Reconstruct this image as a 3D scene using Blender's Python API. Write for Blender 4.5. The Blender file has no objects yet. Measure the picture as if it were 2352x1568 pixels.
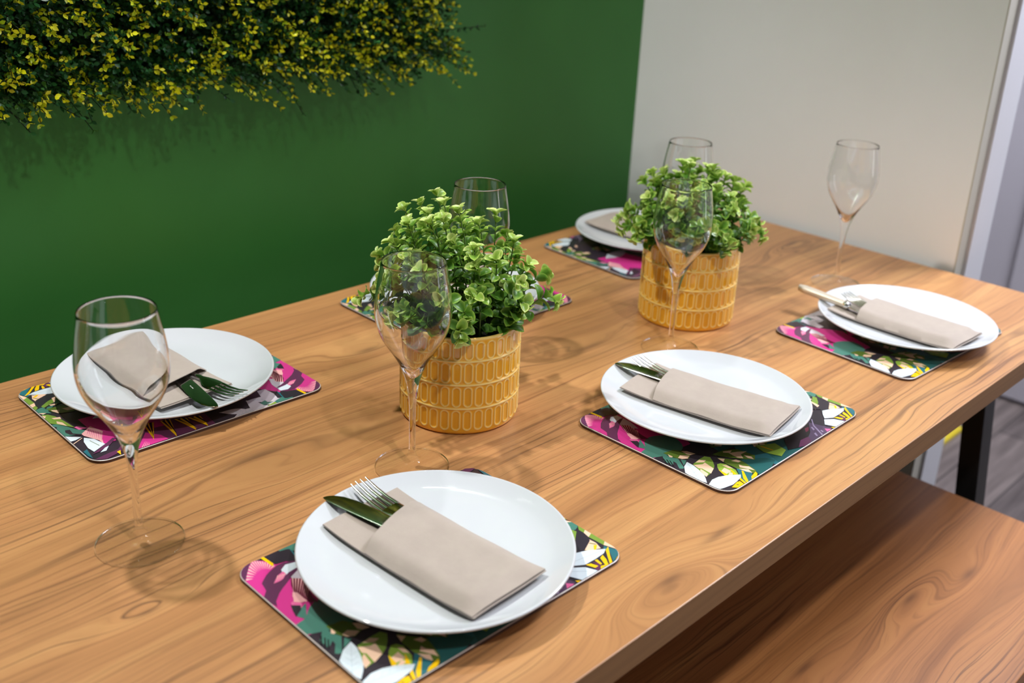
import bpy, bmesh, math, random
import numpy as np
from math import sin, cos, pi, radians, exp, sqrt, atan2, hypot
from mathutils import Vector, Matrix

random.seed(7)
rng = np.random.default_rng(11)
scene = bpy.context.scene
COL = scene.collection
TZ = 0.76                      # height of the table top

# ------------------------------------------------------------------ camera
cam_d = bpy.data.cameras.new('camera')
cam_d.sensor_width = 36.0
cam_d.sensor_fit = 'HORIZONTAL'
cam_d.lens = 37.12
cam_d.shift_x = -34.7 / 2352
cam_d.shift_y = -80.2 / 2352
cam_d.clip_start = 0.02
cam_d.dof.use_dof = True
cam_d.dof.focus_distance = 1.16
cam_d.dof.aperture_fstop = 4.2
cam = bpy.data.objects.new('camera', cam_d)
COL.objects.link(cam)
cam.location = (-0.6381, -0.8269, TZ + 0.5829)
cam.rotation_euler = (radians(68.4118), radians(-2.7614), radians(-45.8438))
scene.camera = cam

# ------------------------------------------------------------------ world, lamps, exposure
world = bpy.data.worlds.new('world')
scene.world = world
world.use_nodes = True
bg = world.node_tree.nodes['Background']
bg.inputs['Color'].default_value = (0.93, 0.96, 1.0, 1)
bg.inputs['Strength'].default_value = 0.075

CEIL = 2.45
SPOTS = [
    # x, y, watts  (row of downlights along the green wall, then the row over the bench side)
    (-0.33, 0.47, 160), (0.58, 0.47, 40),
    (-0.25, -1.05, 84), (0.92, -1.02, 24),
]
ADDED_SPOTS = [(-1.9, -2.75, 50), (-0.3, -2.75, 50), (1.3, -2.75, 50)]     # unseen spots added behind the camera, brightening the wall the glasses reflect
for i, (x, y, w) in enumerate(SPOTS + ADDED_SPOTS):
    d = bpy.data.lights.new('downlight_or_added_spot', 'SPOT')
    d.energy = w
    d.color = (1.0, 0.985, 0.965)
    d.shadow_soft_size = 0.034
    d.spot_size = radians(118 if i < len(SPOTS) else 84)
    d.spot_blend = 0.55
    d.cycles.is_caustics_light = i < len(SPOTS)
    o = bpy.data.objects.new('downlight_or_added_spot', d)
    COL.objects.link(o)
    o.location = (x, y, CEIL - 0.03)
win = bpy.data.lights.new('window_daylight', 'AREA')
win.shape = 'RECTANGLE'
win.size = 0.28
win.size_y = 1.7
win.energy = 9
win.color = (0.84, 0.91, 1.0)
wo = bpy.data.objects.new('window_daylight', win)
COL.objects.link(wo)
wo.location = (2.36, -2.3, 1.45)
wo.rotation_euler = (radians(90), 0, radians(52))
corr = bpy.data.lights.new('added_corridor_light', 'AREA')  # unseen lamp, added to brighten the corridor in place of cool daylight
corr.energy = 115
corr.size = 0.6
corr.color = (0.86, 0.90, 1.0)
co = bpy.data.objects.new('added_corridor_light', corr)
COL.objects.link(co)
co.location = (1.80, -0.55, CEIL - 0.05)

scene.view_settings.view_transform = 'Standard'
scene.view_settings.look = 'None'
scene.view_settings.exposure = -0.90
scene.view_settings.gamma = 1.0
scene.view_settings.use_curve_mapping = False
scene.cycles.max_bounces = 14
scene.cycles.diffuse_bounces = 5
scene.cycles.glossy_bounces = 6
scene.cycles.transmission_bounces = 14
scene.cycles.transparent_max_bounces = 16
scene.cycles.caustics_reflective = False
scene.cycles.caustics_refractive = True
scene.cycles.blur_glossy = 0.3
scene.cycles.sample_clamp_indirect = 40.0
scene.cycles.use_denoising = True

# ------------------------------------------------------------------ helpers
def lin(r, g, b):
    f = lambda c: (c / 255 / 12.92) if c / 255 <= 0.04045 else ((c / 255 + 0.055) / 1.055) ** 2.4
    return (f(r), f(g), f(b), 1.0)

def mesh_obj(name, verts, faces, mats=None, parent=None, smooth=True, midx=None, angle=None):
    me = bpy.data.meshes.new(name)
    me.from_pydata([tuple(v) for v in verts], [], [tuple(f) for f in faces])
    if mats is not None:
        for m in (mats if isinstance(mats, (list, tuple)) else [mats]):
            me.materials.append(m)
    if midx is not None:
        me.polygons.foreach_set('material_index', np.array(midx, dtype=np.int32))
    me.polygons.foreach_set('use_smooth', [bool(smooth)] * len(me.polygons))
    if smooth and angle is not None:
        me.set_sharp_from_angle(angle=radians(angle))
    me.update()
    o = bpy.data.objects.new(name, me)
    COL.objects.link(o)
    if parent is not None:
        o.parent = parent
    return o

def bm_obj(name, bm, mats, parent=None, smooth=False, angle=None):
    bmesh.ops.recalc_face_normals(bm, faces=bm.faces)
    me = bpy.data.meshes.new(name)
    bm.to_mesh(me)
    bm.free()
    for m in (mats if isinstance(mats, (list, tuple)) else [mats]):
        me.materials.append(m)
    me.polygons.foreach_set('use_smooth', [bool(smooth)] * len(me.polygons))
    if smooth and angle is not None:
        me.set_sharp_from_angle(angle=radians(angle))
    o = bpy.data.objects.new(name, me)
    COL.objects.link(o)
    if parent is not None:
        o.parent = parent
    return o

def box_bm(x0, x1, y0, y1, z0, z1, bevel=0.0, seg=2, bm=None):
    own = bm is None
    bm = bm or bmesh.new()
    vs = [bm.verts.new((x, y, z)) for x in (x0, x1) for y in (y0, y1) for z in (z0, z1)]
    idx = [(0, 1, 3, 2), (4, 6, 7, 5), (0, 4, 5, 1), (2, 3, 7, 6), (0, 2, 6, 4), (1, 5, 7, 3)]
    fs = [bm.faces.new([vs[i] for i in f]) for f in idx]
    if bevel:
        es = list({e for f in fs for e in f.edges})
        bmesh.ops.bevel(bm, geom=es, offset=bevel, segments=seg, profile=0.5, affect='EDGES')
    return bm

def lathe(profile, n=96):
    """profile of (r, z); r = 0 makes a pole. Returns verts, faces (open ends stay open)."""
    verts, faces, rings = [], [], []
    for r, z in profile:
        if r <= 1e-9:
            rings.append([len(verts)])
            verts.append((0, 0, z))
        else:
            s = len(verts)
            for k in range(n):
                a = 2 * pi * k / n
                verts.append((r * cos(a), r * sin(a), z))
            rings.append(list(range(s, s + n)))
    for A, B in zip(rings[:-1], rings[1:]):
        for k in range(n):
            k2 = (k + 1) % n
            if len(A) == 1 and len(B) == 1:
                continue
            if len(A) == 1:
                faces.append((A[0], B[k2], B[k]))
            elif len(B) == 1:
                faces.append((A[k], A[k2], B[0]))
            else:
                faces.append((A[k], A[k2], B[k2], B[k]))
    return verts, faces

def spline(pts, sub=6):
    """Catmull-Rom through the 2-D points."""
    P = [np.array(p, float) for p in pts]
    out = []
    for i in range(len(P) - 1):
        p0 = P[i - 1] if i > 0 else 2 * P[0] - P[1]
        p1, p2 = P[i], P[i + 1]
        p3 = P[i + 2] if i + 2 < len(P) else 2 * P[-1] - P[-2]
        for k in range(sub):
            t = k / sub
            out.append(0.5 * ((2 * p1) + (-p0 + p2) * t + (2 * p0 - 5 * p1 + 4 * p2 - p3) * t * t + (-p0 + 3 * p1 - 3 * p2 + p3) * t ** 3))
    out.append(P[-1])
    return [tuple(p) for p in out]

def empty(name, loc, rz=0.0, label=None, cat=None, group=None):
    o = bpy.data.objects.new(name, None)
    o.empty_display_size = 0.03
    COL.objects.link(o)
    o.location = loc
    o.rotation_euler = (0, 0, rz)
    tag(o, label, cat, group)
    return o

def tag(o, label=None, cat=None, group=None, kind=None):
    if label: o['label'] = label
    if cat: o['category'] = cat
    if group: o['group'] = group
    if kind: o['kind'] = kind
    return o

def copy_tree(src, loc, rz, label):
    r = src.copy()
    COL.objects.link(r)
    r.location = loc
    r.rotation_euler = (src.rotation_euler[0], src.rotation_euler[1], rz)
    r['label'] = label
    for ch in src.children:
        c = ch.copy()
        COL.objects.link(c)
        c.parent = r
        for g in ch.children:
            d = g.copy()
            COL.objects.link(d)
            d.parent = c
    return r

# ------------------------------------------------------------------ materials
class NT:
    def __init__(self, name):
        self.m = bpy.data.materials.new(name)
        self.m.use_nodes = True
        self.t = self.m.node_tree
        self.bsdf = self.t.nodes['Principled BSDF']
        self.out = self.t.nodes['Material Output']
    def n(self, typ, **kw):
        nd = self.t.nodes.new(typ)
        for k, v in kw.items():
            setattr(nd, k, v)
        return nd
    def l(self, a, b):
        self.t.links.new(a, b)
    def math(self, op, a, b=None, c=None, clamp=False):
        nd = self.n('ShaderNodeMath', operation=op)
        nd.use_clamp = clamp
        for i, v in enumerate((a, b, c)):
            if v is None: continue
            if isinstance(v, (int, float)): nd.inputs[i].default_value = v
            else: self.l(v, nd.inputs[i])
        return nd.outputs[0]
    def vec(self, x, y, z):
        nd = self.n('ShaderNodeCombineXYZ')
        for i, v in enumerate((x, y, z)):
            if isinstance(v, (int, float)): nd.inputs[i].default_value = v
            else: self.l(v, nd.inputs[i])
        return nd.outputs[0]
    def noise(self, vec, scale, detail=2.0, rough=0.5, dist=0.0):
        nd = self.n('ShaderNodeTexNoise')
        nd.inputs['Scale'].default_value = scale
        nd.inputs['Detail'].default_value = detail
        nd.inputs['Roughness'].default_value = rough
        nd.inputs['Distortion'].default_value = dist
        self.l(vec, nd.inputs['Vector'])
        return nd.outputs[0]
    def ramp(self, fac, stops, interp='LINEAR'):
        nd = self.n('ShaderNodeValToRGB')
        cr = nd.color_ramp
        cr.interpolation = interp
        while len(cr.elements) > 1:
            cr.elements.remove(cr.elements[-1])
        cr.elements[0].position = stops[0][0]
        cr.elements[0].color = stops[0][1]
        for p, c in stops[1:]:
            e = cr.elements.new(p)
            e.color = c
        self.l(fac, nd.inputs[0])
        return nd.outputs[0]
    def mix(self, fac, a, b, mode='MIX'):
        nd = self.n('ShaderNodeMix', data_type='RGBA', blend_type=mode)
        for s, v in ((nd.inputs[0], fac), (nd.inputs[6], a), (nd.inputs[7], b)):
            if isinstance(v, (int, float)): s.default_value = v
            elif isinstance(v, tuple): s.default_value = v
            else: self.l(v, s)
        return nd.outputs[2]
    def bump(self, h, strength, dist=0.001):
        nd = self.n('ShaderNodeBump')
        nd.inputs['Strength'].default_value = strength
        nd.inputs['Distance'].default_value = dist
        self.l(h, nd.inputs['Height'])
        self.l(nd.outputs[0], self.bsdf.inputs['Normal'])

def plain(name, col, rough=0.5, metal=0.0, spec=0.5, coat=0.0):
    t = NT(name)
    b = t.bsdf
    b.inputs['Base Color'].default_value = col
    b.inputs['Roughness'].default_value = rough
    b.inputs['Metallic'].default_value = metal
    b.inputs['Specular IOR Level'].default_value = spec
    b.inputs['Coat Weight'].default_value = coat
    return t.m

def wood(name, knots, seed, cols, rough=0.36, z0=0.0):
    t = NT(name)
    tc = t.n('ShaderNodeTexCoord')
    sp = t.n('ShaderNodeSeparateXYZ')
    t.l(tc.outputs['Object'], sp.inputs[0])
    x, y, z = sp.outputs
    yy = t.math('ADD', y, t.math('SUBTRACT', z, z0))
    # slow waviness of the grain
    w1 = t.noise(t.vec(t.math('MULTIPLY', x, 1.1), t.math('MULTIPLY', yy, 5.0), seed), 1.0, 2.0, 0.5)
    w2 = t.noise(t.vec(t.math('MULTIPLY', x, 5.0), t.math('MULTIPLY', yy, 16.0), seed + 3.7), 1.0, 2.0, 0.5)
    g = t.math('ADD', yy, t.math('MULTIPLY', t.math('SUBTRACT', w1, 0.5), 0.060))
    g = t.math('ADD', g, t.math('MULTIPLY', t.math('SUBTRACT', w2, 0.5), 0.022))
    ksum = None
    for (kx, ky, sx, sy, A) in knots:
        dx = t.math('DIVIDE', t.math('SUBTRACT', x, kx), sx)
        dy = t.math('DIVIDE', t.math('SUBTRACT', yy, ky), sy)
        d2 = t.math('ADD', t.math('MULTIPLY', dx, dx), t.math('MULTIPLY', dy, dy))
        e = t.math('EXPONENT', t.math('MULTIPLY', d2, -1.0))
        g = t.math('ADD', g, t.math('MULTIPLY', e, A))
        core = t.math('EXPONENT', t.math('MULTIPLY', d2, -22.0))
        ksum = core if ksum is None else t.math('ADD', ksum, core)
    # broad streaks, growth lines and pores
    nA = t.noise(t.vec(t.math('MULTIPLY', x, 0.7), t.math('MULTIPLY', g, 26.0), seed + 1.3), 1.0, 3.0, 0.55)
    nB = t.noise(t.vec(t.math('MULTIPLY', x, 1.3), t.math('MULTIPLY', g, 150.0), seed + 5.1), 1.0, 2.0, 0.6)
    nC = t.noise(t.vec(t.math('MULTIPLY', x, 14.0), t.math('MULTIPLY', g, 520.0), seed + 9.9), 1.0, 2.0, 0.6)
    nD = t.noise(t.vec(t.math('MULTIPLY', x, 0.8), t.math('MULTIPLY', g, 88.0), seed + 14.2), 1.0, 1.0, 0.5)
    nE = t.noise(t.vec(t.math('MULTIPLY', x, 2.2), t.math('MULTIPLY', yy, 6.0), seed + 21.0), 1.0, 2.0, 0.5)
    v = t.math('ADD', t.math('MULTIPLY', nA, 0.62), t.math('MULTIPLY', nB, 0.26))
    v = t.math('ADD', v, t.math('MULTIPLY', nC, 0.12))
    col = t.ramp(v, [(0.33, cols[1]), (0.50, cols[2]), (0.68, cols[3])])
    gate = t.math('MULTIPLY', t.math('SUBTRACT', nE, 0.42), 5.0, clamp=True)
    gate2 = t.math('MULTIPLY', t.math('SUBTRACT', 0.58, nE), 5.0, clamp=True)
    # darker streaks
    st = t.math('MULTIPLY', t.math('SUBTRACT', 0.44, nB), 7.0, clamp=True)
    col = t.mix(t.math('MULTIPLY', t.math('MULTIPLY', st, t.math('ADD', 0.35, gate2)), 0.40), col, cols[6])
    # thin dark growth rings where the line noise crosses its middle, only in some bands
    ln = t.math('ABSOLUTE', t.math('SUBTRACT', nD, 0.5))
    ln = t.math('SUBTRACT', 1.0, t.math('DIVIDE', ln, 0.034), clamp=True)
    ln = t.math('MULTIPLY', t.math('MULTIPLY', ln, gate), 0.9)
    col = t.mix(ln, col, cols[0])
    pinky = t.math('MULTIPLY', t.math('SUBTRACT', nE, 0.46), 2.2, clamp=True)
    col = t.mix(t.math('MULTIPLY', pinky, 0.30), col, cols[4])
    pore = t.math('MULTIPLY', t.math('SUBTRACT', 0.42, nC), 4.0, clamp=True)
    col = t.mix(t.math('MULTIPLY', pore, 0.62), col, cols[6])
    # plank-scale tone changes along the grain
    nF = t.noise(t.vec(t.math('MULTIPLY', x, 1.3), t.math('MULTIPLY', g, 10.0), seed + 40.0), 1.0, 2.0, 0.55)
    col = t.mix(t.math('MULTIPLY', t.math('SUBTRACT', nF, 0.50), 2.6, clamp=True), col, cols[1], 'MIX')
    col = t.mix(t.math('MULTIPLY', t.math('SUBTRACT', 0.46, nF), 2.0, clamp=True), col, cols[3], 'MIX')
    if ksum is not None:
        kk = t.math('MULTIPLY', ksum, 0.55, clamp=True)
        col = t.mix(kk, col, cols[5])
    t.l(col, t.bsdf.inputs['Base Color'])
    t.bsdf.inputs['Roughness'].default_value = rough
    t.bsdf.inputs['Specular IOR Level'].default_value = 0.4
    t.bump(v, 0.12, 0.0006)
    return t.m

W_COLS = [lin(90, 61, 41), lin(150, 104, 65), lin(178, 126, 79), lin(199, 149, 95), lin(160, 115, 84), lin(82, 54, 40), lin(124, 85, 56)]
M_table = wood('teak_laminate_table', [
    (0.053, -0.378, 0.085, 0.026, -0.060), (0.150, -0.365, 0.11, 0.022, 0.034), (0.16, 0.205, 0.10, 0.030, 0.05),
    (-0.315, -0.105, 0.06, 0.014, 0.020), (0.64, 0.262, 0.10, 0.020, 0.035), (1.045, 0.09, 0.10, 0.026, -0.045),
    (0.40, 0.02, 0.16, 0.03, 0.03), (-0.10, 0.06, 0.20, 0.03, -0.035), (0.60, -0.31, 0.14, 0.02, 0.02)], 2.0, W_COLS, 0.36, TZ)
M_edge = wood('teak_edge_band', [], 77.0, [lin(104, 72, 44), lin(128, 92, 58), lin(142, 104, 68), lin(154, 114, 74), lin(132, 96, 64), lin(92, 58, 42), lin(112, 78, 48)], 0.5)
M_bench = wood('teak_laminate_bench', [
    (0.64, -0.392, 0.11, 0.024, -0.030), (0.76, -0.425, 0.12, 0.030, 0.034), (0.40, -0.365, 0.10, 0.020, -0.022),
    (0.28, -0.46, 0.12, 0.03, 0.030), (0.85, -0.50, 0.18, 0.03, 0.028)], 31.0,
    [lin(96, 60, 36), lin(160, 104, 60), lin(188, 126, 74), lin(206, 148, 88), lin(166, 112, 78), lin(80, 50, 36), lin(124, 80, 48)], 0.4, TZ - 0.31)

M_green = NT('green_wall_paint')
def _green():
    t = M_green
    tc = t.n('ShaderNodeTexCoord')
    nz = t.noise(tc.outputs['Object'], 3.0, 3.0, 0.6)
    t.l(t.ramp(nz, [(0.3, lin(54, 121, 50)), (0.7, lin(59, 129, 55))]), t.bsdf.inputs['Base Color'])
    t.bsdf.inputs['Roughness'].default_value = 0.42
    t.bsdf.inputs['Specular IOR Level'].default_value = 0.35
    t.bump(t.noise(tc.outputs['Object'], 220.0, 2.0, 0.6), 0.10, 0.001)
    return t.m
M_green = _green()
def paint(name, c1, c2, rough=0.6):
    t = NT(name)
    tc = t.n('ShaderNodeTexCoord')
    nz = t.noise(tc.outputs['Object'], 4.0, 4.0, 0.6)
    t.l(t.ramp(nz, [(0.3, c1), (0.7, c2)]), t.bsdf.inputs['Base Color'])
    t.bsdf.inputs['Roughness'].default_value = rough
    t.bsdf.inputs['Specular IOR Level'].default_value = 0.3
    t.bump(t.noise(tc.outputs['Object'], 160.0, 2.0, 0.6), 0.08, 0.001)
    return t.m
M_white = paint('warm_white_wall_paint', lin(232, 232, 232), lin(236, 236, 237))
M_trim = paint('white_jamb_paint', lin(214, 214, 220), lin(218, 218, 224), 0.4)
M_bead = paint('cream_corner_bead', lin(188, 184, 172), lin(192, 188, 176), 0.5)
M_lilac = paint('pale_grey_corridor_paint', lin(186, 181, 188), lin(190, 185, 192), 0.5)
M_ceiling = plain('ceiling_white', lin(235, 235, 235), 0.8)
M_yellow = plain('yellow_strip', lin(214, 190, 40), 0.5)
M_black = plain('black_powder_coat', lin(24, 24, 25), 0.45)

def floor_mat():
    t = NT('grey_plank_floor')
    tc = t.n('ShaderNodeTexCoord')
    mp = t.n('ShaderNodeMapping')
    mp.inputs['Rotation'].default_value = (0, 0, 0)
    t.l(tc.outputs['Object'], mp.inputs['Vector'])
    br = t.n('ShaderNodeTexBrick')
    br.inputs['Scale'].default_value = 1.0
    br.inputs['Brick Width'].default_value = 1.1
    br.inputs['Row Height'].default_value = 0.14
    br.inputs['Mortar Size'].default_value = 0.0025
    br.inputs['Color1'].default_value = lin(128, 116, 112)
    br.inputs['Color2'].default_value = lin(102, 92, 90)
    br.inputs['Mortar'].default_value = lin(58, 52, 51)
    t.l(mp.outputs[0], br.inputs['Vector'])
    sp = t.n('ShaderNodeSeparateXYZ')
    t.l(tc.outputs['Object'], sp.inputs[0])
    nz = t.noise(t.vec(t.math('MULTIPLY', sp.outputs[0], 4.0), t.math('MULTIPLY', sp.outputs[1], 55.0), 0.0), 1.0, 4.0, 0.6)
    col = t.mix(0.75, br.outputs[0], t.ramp(nz, [(0.3, lin(150, 145, 145)), (0.7, lin(255, 255, 255))]), 'MULTIPLY')
    t.l(col, t.bsdf.inputs['Base Color'])
    t.bsdf.inputs['Roughness'].default_value = 0.5
    return t.m
M_floor = floor_mat()

M_china = plain('white_china', lin(202, 205, 210), 0.06, 0, 0.5, 0.4)
M_steel = plain('polished_steel', lin(205, 203, 198), 0.09, 1.0)

def glass_mat():
    m = bpy.data.materials.new('clear_glass')
    m.use_nodes = True
    nt = m.node_tree
    nt.nodes.clear()
    out = nt.nodes.new('ShaderNodeOutputMaterial')
    g = nt.nodes.new('ShaderNodeBsdfGlass')
    g.inputs['IOR'].default_value = 1.47
    g.inputs['Roughness'].default_value = 0.0
    g.inputs['Color'].default_value = (1.0, 1.0, 1.0, 1)
    nt.links.new(g.outputs[0], out.inputs['Surface'])
    return m
M_glass = glass_mat()
def thin_glass_mat():
    m = bpy.data.materials.new('thin_clear_glass')
    m.use_nodes = True
    nt = m.node_tree
    nt.nodes.clear()
    out = nt.nodes.new('ShaderNodeOutputMaterial')
    tr = nt.nodes.new('ShaderNodeBsdfTransparent')
    tr.inputs['Color'].default_value = (0.992, 0.994, 0.992, 1)
    gl = nt.nodes.new('ShaderNodeBsdfGlossy')
    gl.inputs['Roughness'].default_value = 0.0
    lw = nt.nodes.new('ShaderNodeLayerWeight')
    lw.inputs['Blend'].default_value = 0.5
    pw = nt.nodes.new('ShaderNodeMath')
    pw.operation = 'POWER'
    pw.inputs[1].default_value = 5.0
    nt.links.new(lw.outputs['Facing'], pw.inputs[0])
    fr = nt.nodes.new('ShaderNodeMath')
    fr.operation = 'MULTIPLY_ADD'
    fr.inputs[1].default_value = 0.70
    fr.inputs[2].default_value = 0.025
    nt.links.new(pw.outputs[0], fr.inputs[0])
    mx = nt.nodes.new('ShaderNodeMixShader')
    nt.links.new(fr.outputs[0], mx.inputs[0])
    nt.links.new(tr.outputs[0], mx.inputs[1])
    nt.links.new(gl.outputs[0], mx.inputs[2])
    nt.links.new(mx.outputs[0], out.inputs['Surface'])
    return m
M_thin = thin_glass_mat()

def napkin_mat():
    t = NT('taupe_paper_napkin')
    tc = t.n('ShaderNodeTexCoord')
    nz = t.noise(tc.outputs['Object'], 35.0, 4.0, 0.65)
    t.l(t.ramp(nz, [(0.3, lin(166, 153, 144)), (0.7, lin(174, 161, 151))]), t.bsdf.inputs['Base Color'])
    t.bsdf.inputs['Roughness'].default_value = 0.9
    t.bsdf.inputs['Specular IOR Level'].default_value = 0.15
    t.bsdf.inputs['Sheen Weight'].default_value = 0.2
    t.bump(t.noise(tc.outputs['Object'], 700.0, 2.0, 0.7), 0.25, 0.0006)
    return t.m
M_napkin = napkin_mat()

def attr_mat(name, attr, stops, rough, spec=0.5, trans=0.0, coat=0.0):
    t = NT(name)
    a = t.n('ShaderNodeAttribute')
    a.attribute_name = attr
    col = t.ramp(a.outputs['Fac'], stops)
    t.l(col, t.bsdf.inputs['Base Color'])
    t.bsdf.inputs['Roughness'].default_value = rough
    t.bsdf.inputs['Specular IOR Level'].default_value = spec
    t.bsdf.inputs['Coat Weight'].default_value = coat
    if trans:
        tr = t.n('ShaderNodeBsdfTranslucent')
        t.l(col, tr.inputs['Color'])
        mx = t.n('ShaderNodeMixShader')
        mx.inputs[0].default_value = trans
        t.l(t.bsdf.outputs[0], mx.inputs[1])
        t.l(tr.outputs[0], mx.inputs[2])
        t.l(mx.outputs[0], t.out.inputs['Surface'])
    return t.m
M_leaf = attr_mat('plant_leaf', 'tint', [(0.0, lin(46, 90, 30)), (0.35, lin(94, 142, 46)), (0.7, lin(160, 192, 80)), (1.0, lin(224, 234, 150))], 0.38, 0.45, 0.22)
M_hedge = attr_mat('hedge_leaf', 'tint', [(0.0, lin(24, 60, 34)), (0.45, lin(50, 112, 54)), (0.62, lin(140, 182, 34)), (0.8, lin(240, 238, 24)), (1.0, lin(250, 248, 70))], 0.38, 0.4, 0.12)
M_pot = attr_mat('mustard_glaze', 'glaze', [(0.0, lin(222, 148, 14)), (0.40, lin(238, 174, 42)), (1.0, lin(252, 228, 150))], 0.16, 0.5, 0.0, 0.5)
M_stem = plain('plant_stem', lin(84, 110, 50), 0.6)
M_soil = plain('dark_potting_foam', lin(34, 34, 26), 0.9)
M_hedgeback = plain('hedge_backing_plastic', lin(14, 26, 14), 0.8)
M_hedgestem = plain('hedge_twig', lin(30, 44, 22), 0.6)

# ------------------------------------------------------------------ the room
def struct(name, bm, m):
    o = bm_obj(name, bm, m)
    o['kind'] = 'structure'
    return o
WALL_Y = 0.559
PX = 1.15                                   # face of the pale partition
struct('floor', box_bm(-3.2, 2.6, -3.4, 0.7, -0.05, 0.0), M_floor)
struct('ceiling', box_bm(-3.2, 2.6, -3.4, 0.7, CEIL, CEIL + 0.05), M_ceiling)
struct('wall_left', box_bm(-3.2, PX, WALL_Y, WALL_Y + 0.1, 0, CEIL), M_green)
struct('wall_back', box_bm(PX, 1.262, -0.170, WALL_Y + 0.1, 0, CEIL), M_white)
struct('wall_right', box_bm(2.43, 2.53, -3.4, 0.7, 0, CEIL), M_lilac)
struct('wall_front', box_bm(-3.2, 2.6, -3.5, -3.4, 0, CEIL), M_white)
struct('trim_1', box_bm(PX, 1.184, -0.1725, -0.170, 0, CEIL, 0.0006), M_bead)
struct('trim_2', box_bm(1.186, 1.266, -0.178, -0.170, 0, CEIL, 0.001), M_trim)
bm = box_bm(2.412, 2.43, -0.78, 0.128, 0.012, 2.05, 0.003)
struct('door_1', bm, M_lilac)
t1 = bm_obj('floor_strip', box_bm(1.94, 2.12, 0.07, 0.085, 0.0, 0.012, 0.002), M_yellow)
tag(t1, 'thin yellow strip on the grey plank floor behind the black table leg', 'floor strip')

# ------------------------------------------------------------------ table and bench
table = empty('dining_table', (0, 0, 0), 0, 'long wooden dining table with black metal legs, laid for six', 'table')
top = bm_obj('tabletop', box_bm(-0.47, 1.132, -0.4082, 0.4082, TZ - 0.0315, TZ, 0.0012, 2), [M_table, M_edge], table)
for pg in top.data.polygons:
    if abs(pg.normal.z) < 0.6: pg.material_index = 1
top['label'] = 'teak wood tabletop'
for sx in (0, 1):
    for sy in (-1, 1):
        x0, x1 = ((1.050, 1.097) if sx else (-0.435, -0.388))
        bm = bmesh.new()
        ring = []
        for z, yo, yi in ((TZ - 0.0315, 0.2885, 0.2530), (0.0, 0.3660, 0.3300)):
            ring.append([bm.verts.new((x, sy * y, z)) for x, y in ((x0, yo), (x1, yo), (x1, yi), (x0, yi))])
        for k in range(4):
            bm.faces.new((ring[0][k], ring[0][(k + 1) % 4], ring[1][(k + 1) % 4], ring[1][k]))
        bm.faces.new(ring[0]); bm.faces.new(ring[1])
        bmesh.ops.bevel(bm, geom=[e for e in bm.edges], offset=0.002, segments=2, affect='EDGES')
        bm_obj('leg', bm, M_black, table)['label'] = 'black metal leg'
    bm_obj('top_rail', box_bm(x0, x1, -0.2525, 0.2525, TZ - 0.0315 - 0.04, TZ - 0.0316, 0.002), M_black, table)

BZ = TZ - 0.31
bench = empty('bench', (0, 0, 0), 0, 'wooden bench pushed in under the near edge of the table', 'bench')
bm_obj('seat', box_bm(-0.36, 0.9645, -0.562, -0.205, BZ - 0.032, BZ, 0.0012, 2), M_bench, bench)
for x0 in (-0.32, 0.885):
    for sy in (-1, 1):
        yc = -0.3835 + sy * 0.125
        bm_obj('leg', box_bm(x0, x0 + 0.045, yc - 0.02, yc + 0.02, 0, BZ - 0.0321, 0.002), M_black, bench)
    bm_obj('foot_bar', box_bm(x0 + 0.003, x0 + 0.042, -0.4882, -0.2788, 0.0, 0.03, 0.002), M_black, bench)

# ------------------------------------------------------------------ placemats
MW, MH, MR, MT = 290.0, 218.0, 19.0, 0.0038
PAL = dict(dark=lin(50, 43, 52), plum=lin(96, 50, 82), magenta=lin(206, 56, 138), pink=lin(240, 178, 178), rose=lin(226, 104, 158),
           white=lin(214, 225, 234), vein=lin(168, 180, 190), teal=lin(74, 126, 112), deep=lin(38, 92, 92), blue=lin(46, 106, 116),
           green=lin(122, 152, 62), olive=lin(92, 116, 44), peach=lin(240, 200, 172), yellow=lin(244, 194, 16), mauve=lin(208, 200, 210),
           night=lin(28, 26, 30), lav=lin(150, 134, 164), violet=lin(84, 66, 92), maroon=lin(104, 30, 56), lime=lin(140, 172, 66))
PKEYS = list(PAL)
M_print = []
for k in PKEYS:
    M_print.append(plain('placemat_print_' + k, PAL[k], 0.22, 0, 0.5))
M_matedge = plain('placemat_board_edge', lin(74, 50, 42), 0.55)
M_matrim = plain('placemat_pale_rim', lin(198, 186, 180), 0.35)

def rrect(w, h, r, n=8, inset=0.0):
    pts = []
    for cx, cy, a0 in ((w - r, h - r, 0), (r, h - r, 90), (r, r, 180), (w - r, r, 270)):
        for k in range(n + 1):
            a = radians(a0 + 90 * k / n)
            pts.append((cx + (r - inset) * cos(a), cy + (r - inset) * sin(a)))
    return pts
CLIP = rrect(MW, MH, MR, 8, 0.9)

def clip_poly(poly):
    out = list(poly)
    n = len(CLIP)
    for i in range(n):
        a, b = CLIP[i], CLIP[(i + 1) % n]
        if abs(a[0] - b[0]) + abs(a[1] - b[1]) < 1e-9: continue
        inp, out = out, []
        side = lambda p: (b[0] - a[0]) * (p[1] - a[1]) - (b[1] - a[1]) * (p[0] - a[0])
        for j in range(len(inp)):
            p, q = inp[j], inp[(j + 1) % len(inp)]
            sp_, sq = side(p), side(q)
            if sp_ >= 0: out.append(p)
            if (sp_ >= 0) != (sq >= 0):
                t = sp_ / (sp_ - sq)
                out.append((p[0] + t * (q[0] - p[0]), p[1] + t * (q[1] - p[1])))
        if not out: return []
    res = []
    for p in out:
        if not res or hypot(p[0] - res[-1][0], p[1] - res[-1][1]) > 1e-4: res.append(p)
    if len(res) > 1 and hypot(res[0][0] - res[-1][0], res[0][1] - res[-1][1]) < 1e-4: res.pop()
    return res if len(res) > 2 else []

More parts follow.
